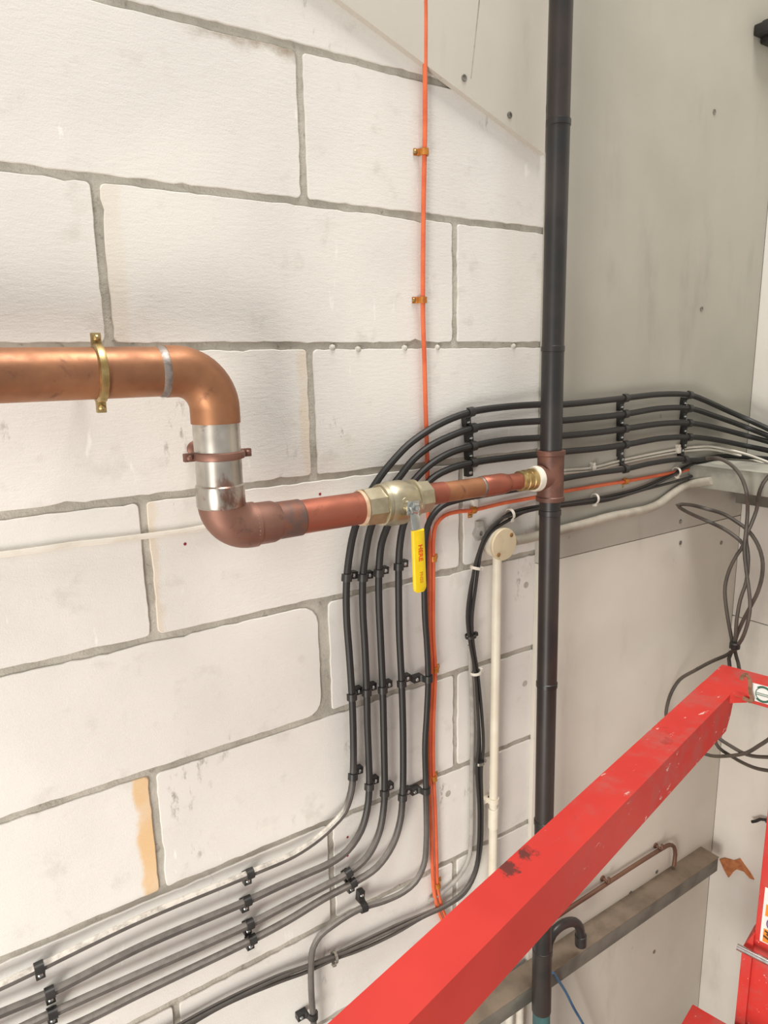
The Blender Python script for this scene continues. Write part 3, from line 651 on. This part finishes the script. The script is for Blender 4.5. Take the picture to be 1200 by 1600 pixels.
# right-hand copper pipe with unions
zr = ZO - 0.7105
t = thing('copper_branch_pipe', (0.60, -DP, zr - 0.02), 'smaller red copper pipe between the ball valve and the brown tee', 'pipe')
MB().lathe((0.480, -DP, zr), X_, [(0, 0.0185), (0.001, 0.0198), (0.040, 0.0198), (0.042, 0.018)], 30).build('socket', 'copper_red', t)
MB().lathe((0.520, -DP, zr), X_, [(0, 0.0186), (0.098, 0.0186)], 30).build('pipe_section', 'copper', t)
MB().lathe((0.612, -DP, zr), X_, [(0, 0.0188), (0.002, 0.0202), (0.050, 0.0202), (0.062, 0.0178), (0.064, 0.016)], 30).build('reducer', 'copper_red', t)
MB().lathe((0.606, -DP, zr), X_, [(0, 0.0188), (0.003, 0.0198), (0.006, 0.0188)], 30).build('solder_joint', 'solder', t)
MB().lathe((0.672, -DP, zr), X_, [(0, 0.0165), (0.040, 0.0165)], 30).build('pipe_section', 'copper_red', t)
MB().lathe((0.706, -DP, zr), X_, [(0, 0.0172), (0.001, 0.0198), (0.009, 0.0198), (0.010, 0.0188), (0.013, 0.0188), (0.014, 0.0205), (0.022, 0.0205), (0.023, 0.0192), (0.027, 0.0192), (0.028, 0.021), (0.040, 0.0215), (0.041, 0.019)], 30).build('union', 'brass', t)
MB().lathe((0.744, -DP, zr), X_, [(0, 0.020), (0.001, 0.0245), (0.012, 0.0255), (0.022, 0.022)], 30).build('tape_ring', 'ptfe', t)['label'] = 'ragged white jointing compound ring'

# pipe clips
def pipe_clip(loc, ax, ear, label, m):
    loc = Vector(loc); t = thing('pipe_clip', (loc.x, 0.0, loc.z), label, 'clip')
    r0, r1 = RB + 0.0004, RB + 0.0050
    for sgn, nm in ((1, 'front_band'), (-1, 'rear_band')):
        vs = []; fs = []; N = 16
        for k in range(N + 1):
            a = PI * k / N; dr = ear * math.cos(a) + OUT * (sgn * math.sin(a))
            for r_, wv in ((r0, -0.006), (r0, 0.006), (r1, 0.0045), (r1 + 0.001, 0.0), (r1, -0.0045)): vs.append(loc + dr * r_ + ax * wv)
        for k in range(N):
            for i in range(5): a_ = k * 5 + i; b_ = k * 5 + (i + 1) % 5; fs.append((a_, b_, b_ + 5, a_ + 5))
        mb = MB(); mb.add(vs, fs)
        for s2 in (1, -1): mb.box(loc + ear * s2 * (RB + 0.0095) + OUT * sgn * 0.0022, ear * 0.008, OUT * 0.0019, ax * 0.006, 0.0012)
        mb.build(nm, m, t)
    for s2 in (1, -1):
        p = loc + ear * s2 * (RB + 0.0105); MB().lathe(p + OUT * 0.004, OUT, [(0, 0.0045), (0.003, 0.0042), (0.005, 0.002)], 12).build('screw', m, t, origin=p)
    MB().tube([loc - OUT * RB, Vector((loc.x, 0.004, loc.z))], 0.005, 12).lathe((loc.x, 0.0, loc.z), OUT, [(0, 0.012), (0.004, 0.012), (0.008, 0.006)], 20).build('wall_stud', m, t)
pipe_clip((-0.050, -DP, zc), X_, Vector((0.02, 0, 1)).normalized(), 'brass ring clip on the large copper pipe near the left edge', 'brass')
pipe_clip((xv, -DP, ZO - 0.606), Z_, X_, 'copper ring clip on the tinned upright between the copper elbows', 'copper_dk')

# ------------------------------------------------------------------ black riser pipe
ys = [-60, 0, 180, 400, 600, 703, 782, 1000, 1200, 1280, 1474, 1560]
def riser(z):
    pts = [(ZO + 0.9, 0.785), (ZO + 0.1, 0.786), (ZO - 0.5, 0.7905), (ZO - 1.06, 0.8005), (ZO - 1.5, 0.8070), (ZO - 2.0, 0.8175), (0, 0.845)]
    for (z0, x0), (z1, x1) in zip(pts, pts[1:]):
        if z1 <= z <= z0: return Vector((x0 + (x1 - x0) * (z0 - z) / (z0 - z1), -DP, z))
zy = lambda y: at(862, y, DP).z
RP = 0.0212
t = thing('riser_pipe', (0.845, -DP, 0), 'tall black steel pipe standing upright where the blocks meet the boards', 'pipe')
def sec(z0, z1, r, mat, nm='pipe_section'):
    n = max(2, int((z0 - z1) / 0.1)); return MB().tube([riser(z0 + (z1 - z0) * k / n) for k in range(n + 1)], r, 28).build(nm, mat, t)
sec(ZO + 0.9, zy(190), RP * 0.97, 'pipe_br'); sec(zy(186), zy(545), RP * 1.0, 'pipe'); sec(zy(541), zy(708), RP * 1.02, 'pipe')
sec(zy(776), zy(1068), RP * 1.0, 'pipe_br'); sec(zy(1064), zy(1280), RP * 0.98, 'pipe_br'); sec(zy(1276), zy(1478), RP, 'pipe'); sec(zy(1474), zy(1566), RP * 1.08, 'pipe_br')
sec(zy(1562), 0.0, RP * 0.98, 'teal', 'lower_sleeve')['label'] = 'teal green sleeve at the foot'
for y in (190, 545, 800, 1066, 1278, 1476):
    z = zy(y); p = riser(z); MB().lathe(p, Z_, [(-0.006, RP), (-0.005, RP + 0.0014), (0.005, RP + 0.0014), (0.006, RP)], 28).build('coupling', 'pipe', t)
za, zb_ = zy(703), zy(782); pa = riser(za)
MB().lathe(pa, riser(zb_) - pa, [(0, 0.0225), (0.001, 0.0285), (0.009, 0.0285), (0.011, 0.0262), (za - zb_ - 0.011, 0.0262), (za - zb_ - 0.009, 0.0285), (za - zb_ - 0.001, 0.0285), (za - zb_, 0.0225)], 36).lathe((0.798, -DP, zr), -X_, [(0, 0.0235), (0.032, 0.0235), (0.033, 0.0255), (0.040, 0.0255), (0.0405, 0.02)], 30).build('tee_fitting', 'tee', t)['label'] = 'rusty brown iron tee taking the copper branch'
bh = [(856, 1492), (857, 1472), (863, 1459), (875, 1447), (888, 1441), (898, 1441), (905, 1448), (907, 1460), (907, 1470)]
bp = [at(x, y, 0.085) for x, y in bh]
MB().tube(spline(bp), 0.0115, 18).build('branch_bend', 'pipe', t)
MB().lathe(bp[-1] + Z_ * 0.018, (bp[-1] - bp[-2]), [(0, 0.012), (0.001, 0.0145), (0.030, 0.0145), (0.031, 0.010)], 20).build('branch_cap', 'pipe', t)

# small gas pipe, blue wire
gp_ = [(855, 1442), (905, 1409), (922, 1398), (952, 1378), (1000, 1347), (1036, 1325), (1046, 1320), (1053, 1323), (1055, 1335), (1053, 1352)]
t = thing('small_copper_pipe', at(990, 1352, 0.03), 'thin copper pipe rising under the red beam and hooking down to the low trunking', 'pipe')
MB().tube(spline([at(x, y, 0.026) for x, y in gp_]), 0.0058, 14).build('tube', 'brown_copper', t)
for x, y in ((949, 1378), (1032, 1326)):
    p = at(x, y, 0.03); MB().lathe(p - OUT * 0.018, OUT, [(0, 0.008), (0.004, 0.008), (0.005, 0.004), (0.024, 0.004)], 12).tube([p + OUT * 0.006 + Z_ * 0.003, p + OUT * 0.004 + Z_ * 0.016], 0.004, 8).build('pipe_bracket', 'brown_copper', t)
cable('blue_wire', [at(x, y, 0.09 - 0.01 * i) for i, (x, y) in enumerate([(864, 1520), (872, 1531), (884, 1550), (896, 1574), (912, 1602), (930, 1640)])], 0.0035, 'blue', 'thin blue cable dropping from beside the foot of the black pipe', 'cable', None, 8)

# ------------------------------------------------------------------ loose hanging cables in the corner
XH = 1.37
loops = [([(1104, 716), (1122, 716), (1141, 725), (1157, 743), (1166, 767), (1168, 801), (1165, 835), (1163, 857), (1166, 891), (1170, 920), (1172, 945), (1169, 970), (1159, 999), (1149, 1012), (1138, 1022), (1111, 1034), (1085, 1048), (1062, 1062), (1050, 1080), (1043, 1100), (1041, 1120), (1055, 1150), (1104, 1179), (1139, 1181), (1167, 1176), (1186, 1165), (1200, 1156), (1225, 1135)], 'loose dark cable coming over the duct and looping left above the red beam'),
 ([(1240, 728), (1200, 745), (1188, 765), (1182, 797), (1173, 821), (1166, 839), (1169, 869), (1166, 909), (1157, 936), (1151, 970), (1149, 995), (1145, 1015), (1139, 1029), (1141, 1050), (1124, 1110), (1110, 1140), (1124, 1154), (1139, 1164), (1167, 1179), (1200, 1183), (1240, 1180)], 'loose dark cable dropping from the right end of the duct to the red beam'),
 ([(1146, 1014), (1134, 943), (1133, 916), (1141, 887), (1152, 866), (1161, 851), (1148, 838), (1130, 826), (1107, 815), (1080, 803), (1062, 793), (1058, 789), (1064, 788), (1085, 790), (1107, 796), (1130, 803), (1152, 816), (1170, 830), (1184, 851), (1191, 873), (1191, 898), (1184, 925), (1173, 947), (1161, 970), (1150, 997), (1148, 1013), (1151, 1028), (1155, 1045), (1140, 1100), (1119, 1162), (1145, 1183), (1177, 1199), (1200, 1204), (1240, 1208)], 'loose dark cable forming the long narrow loop in the far corner')]
for i, (px, lab) in enumerate(loops):
    cable('hanging_cable', [cor(x, y, 0.035 + 0.012 * i, XH + 0.008 * i - (0.03 if y < 780 and i < 2 else 0)) for x, y in px], 0.0046, 'loose', lab, 'cable', 'loose cables in the far corner', 8)
p = cor(1148, 1009, 0.045, XH); 
tag(MB().lathe(p - Z_ * 0.012, Z_, [(0.004, 0.010), (0.006, 0.0125), (0.018, 0.0125), (0.020, 0.010)], 14).build('tape_binding', 'dark', origin=p), 'dark tape binding that gathers the loose corner cables above the red beam', 'tape')
p = onr(1198, 1284, 0.0); mb = MB().tube(spline([p, onr(1197, 1281, 0.012), onr(1188, 1280, 0.016), onr(1181, 1283, 0.018), onr(1175, 1284, 0.018)]), 0.0045, 10)
tag(mb.build('wall_hook', 'dark', origin=p), 'small metal hook sticking out of the return wall beside the red post', 'hook')
p = at(1196, 46, 0.03)
mb = MB().box(p, X_ * 0.02, OUT * 0.018, Z_ * 0.012, 0.004); mb.box(p + X_ * 0.05 + Z_ * 0.002, X_ * 0.04, OUT * 0.018, Z_ * 0.026, 0.006)
tag(mb.build('wall_bracket', 'dark', origin=p), 'black bracket on the board at the top corner', 'bracket')

# ------------------------------------------------------------------ red lifting machine
DZ = 0.74; th = math.radians(12.8); U = Vector((math.cos(th), math.sin(th), 0)); V = Vector((math.sin(th), -math.cos(th), 0)); ztop = CAM.z - DZ
def uv(u, v, z): return Vector((CAM.x, CAM.y, 0)) + U * u + V * v + Z_ * z
def UVof(px, py): q = atZ(px, py, ztop) - CAM; return q.dot(U), q.dot(V)
vl = sum(UVof(*q)[1] for q in ((700, 1427), (900, 1246), (1110, 1055))) / 3; vr = sum(UVof(*q)[1] for q in ((800, 1435), (900, 1332), (1139, 1087))) / 3
uend = UVof(1125, 1042)[0] + 0.02; hb = 0.1155 * DZ; ub = UVof(1139, 1087)[0]
t = thing('lifting_machine', uv(uend, 0.0, 0), 'red steel lifting machine whose long box beam crosses the lower picture', 'machine')
MB().prism([(-0.35, 0), (ub + 0.034, 0), (ub + 0.034, -hb * 0.30), (ub + 0.022, -hb * 0.66), (ub + 0.0, -hb), (-0.35, -hb)], uv(0, vl, ztop), U, Z_, V * (vr - vl)).build('beam', 'red', t, smooth=20)
u0, u1 = ub + 0.0, uend
hx = 0.078 * DZ * 1.05
def fpt(px, py, uu):
    r = R.transposed() @ Vector(((px - 600) / FPX, (py - 800) / FPX, 1.0)); k = uu / r.dot(U); return CAM + r * k
hc = (ztop - fpt(1187, 1103, ub + 0.034).z) / 2
MB().box(uv((ub + 0.034 + uend) / 2, (vl + 0.9) / 2, ztop - hc), U * ((uend - ub - 0.034) / 2), V * ((0.9 - vl) / 2), Z_ * hc, 0.002).build('cross_bar', 'red', t, smooth=20)
uf = ub + 0.034
MB().prism([(vr - 0.002, ub + 0.004), (vr + 0.028, uf + 0.001), (vr - 0.002, uf + 0.001)], uv(0, 0, ztop - 0.0006), V, U, -Z_ * 0.02).build('gusset', 'red', t, smooth=20)
def fpt(px, py, uu):
    r = R.transposed() @ Vector(((px - 600) / FPX, (py - 800) / FPX, 1.0)); k = uu / r.dot(U); return CAM + r * k
def sticker(cx, cz, hw, hh_, uu, mat='sticker', dz=0.0):
    return MB().box(uv(uu - 0.0006 - dz, cx, cz), U * 0.0006, V * hw, Z_ * hh_)
def ring(mb, cx, cz, r0, r1, uu, sq=1.0, a0=0, a1=2 * PI, n=24):
    vs = []; fs = []
    for k in range(n + 1):
        a = a0 + (a1 - a0) * k / n
        for r_ in (r0, r1): vs += [uv(uu, cx + r_ * math.cos(a), cz + r_ * math.sin(a) * sq), uv(uu - 0.0006, cx + r_ * math.cos(a), cz + r_ * math.sin(a) * sq)]
    for k in range(n):
        a = 4 * k; fs += [(a + 1, a + 5, a + 7, a + 3), (a, a + 1, a + 5, a + 4), (a + 2, a + 6, a + 7, a + 3), (a, a + 4, a + 6, a + 2)]
    mb.add(vs, fs); return mb
q0, q1, q2 = fpt(1177, 1067, uf), fpt(1177, 1094, uf), fpt(1193, 1083, uf)
cz_ = (q0.z + q1.z) / 2; hh_ = (q0.z - q1.z) / 2; va = (q0 - CAM).dot(V); vc = (q2 - CAM).dot(V)
st = sticker(va + 0.07, cz_, 0.074, hh_, uf).build('sticker', 'sticker', t, smooth=0); st['label'] = 'white sticker with a green round emblem'
e = ring(MB(), vc, cz_, hh_ * 0.72, hh_ * 0.80, uf - 0.0012)
for a0 in (PI * 0.25, PI * 1.25): ring(e, vc, cz_, hh_ * 0.72, hh_ * 0.96, uf - 0.0014, 1, a0, a0 + PI / 2, 10)
for k in (-0.16, 0.04): e.box(uv(uf - 0.0014, vc, cz_ + hh_ * k), U * 0.0004, V * hh_ * 0.7, Z_ * hh_ * 0.035)
e.build('emblem', 'green', st, smooth=0)
# upright post under the cross bar: its faces follow the beam
pv = None
for k in range(400):
    v = vr + k * 0.002; q = R @ (uv(uf, v, ztop - 0.05) - CAM)
    if 600 + FPX * q.x / q.z > 1217: pv = v; break
up = uf + 0.002
def post_pt(px, py): return fpt(px, py, up)
pl_v = (post_pt(1185, 1400) - CAM).dot(V); print('post v', pv, pl_v)
MB().box(uv(up + 0.05, pl_v + 0.06, (ztop - 0.07 + 0.0) / 2), U * 0.05, V * 0.06, Z_ * ((ztop - 0.07) / 2), 0.004).build('post', 'red', t, smooth=20)
zsl = post_pt(1175, 1462).z
MB().prism([(pl_v - 0.020, 0.0), (pl_v - 0.020, zsl - 0.035), (pl_v - 0.002, zsl + 0.01), (pl_v + 0.002, zsl + 0.01), (pl_v + 0.002, 0.0)], uv(up - 0.012, 0, 0), V, Z_, U * 0.09).build('sleeve_plate', 'red', t, smooth=20)
zp0 = post_pt(1160, 1490)
pn = fpt(1152, 1479, up - 0.03); MB().tube([pn, pn + V * 0.16], 0.0075, 16).build('locking_pin', 'chrome', t)
s0, s1 = post_pt(1187, 1382), post_pt(1185, 1468)
sv = (s0 - CAM).dot(V) + 0.012; zt0 = s0.z; hts = (s0.z - s1.z)
MB().box(uv(up - 0.0006, sv + 0.05, zt0 - hts / 2), U * 0.0006, V * 0.05, Z_ * hts / 2).build('sticker', 'sticker', t, smooth=0)['label'] = 'tall warning sticker with orange panels'
stp = [o for o in t.children if o.name.startswith('sticker')][-1]
ob = MB()
for f0, f1 in ((0.29, 0.50), (0.74, 0.98)): ob.box(uv(up - 0.0015, sv + 0.052, zt0 - hts * (f0 + f1) / 2), U * 0.0004, V * 0.046, Z_ * hts * (f1 - f0) / 2)
ob.build('warning_panel', 'orangeink', stp, smooth=0)
ring(MB(), sv + 0.034, zt0 - hts * 0.12, 0.020, 0.0225, up - 0.0018).build('pictogram', 'green', stp, smooth=0)
ring(MB(), sv + 0.030, zt0 - hts * 0.62, 0.017, 0.020, up - 0.0018).box(uv(up - 0.0018, sv + 0.03, zt0 - hts * 0.62), U * 0.0004, V * 0.014, Z_ * 0.0018).build('pictogram', 'purple', stp, smooth=0)
k = MB()
for dz_, dv in ((0.80, 0.02), (0.85, 0.024), (0.90, 0.018), (0.47, 0.03)): k.box(uv(up - 0.0021, sv + dv, zt0 - hts * dz_), U * 0.0004, (V * 0.9 - Z_ * 0.35).normalized() * 0.012, (Z_ * 0.9 + V * 0.35).normalized() * 0.002)
k.build('pictogram', 'darkink', stp, smooth=0)
# foot of the machine
fz = ZO - 2.05; f0 = atZ(1082, 1568, fz)
MB().box(f0 + V * 0.25 - U * 0.10 - Z_ * 0.05, U * 0.10, V * 0.25, Z_ * 0.05, 0.004).build('foot', 'red', t, smooth=20)
# webbing loop hanging on the corner
wp = [fpt(1158, 1062, uf - 0.006), fpt(1162, 1054, uf - 0.010), fpt(1168, 1055, uf - 0.014), fpt(1172, 1066, uf - 0.014), fpt(1172, 1080, uf - 0.012), fpt(1175, 1096, uf - 0.010), fpt(1160, 1090, uf - 0.006), fpt(1146, 1086, uf - 0.02)]
mb = MB(); sp = spline(wp, 0.006)
for a, b in zip(sp, sp[1:]):
    if (b - a).length > 1e-5: mb.box((a + b) / 2, (b - a) * 0.55, V * 0.0042 if abs((b - a).normalized().dot(V)) < 0.8 else Z_ * 0.0042, U * 0.0012)
tag(mb.build('webbing_loop', 'web', origin=wp[0]), 'frayed brown webbing loop tied at the corner of the red beam', 'strap')
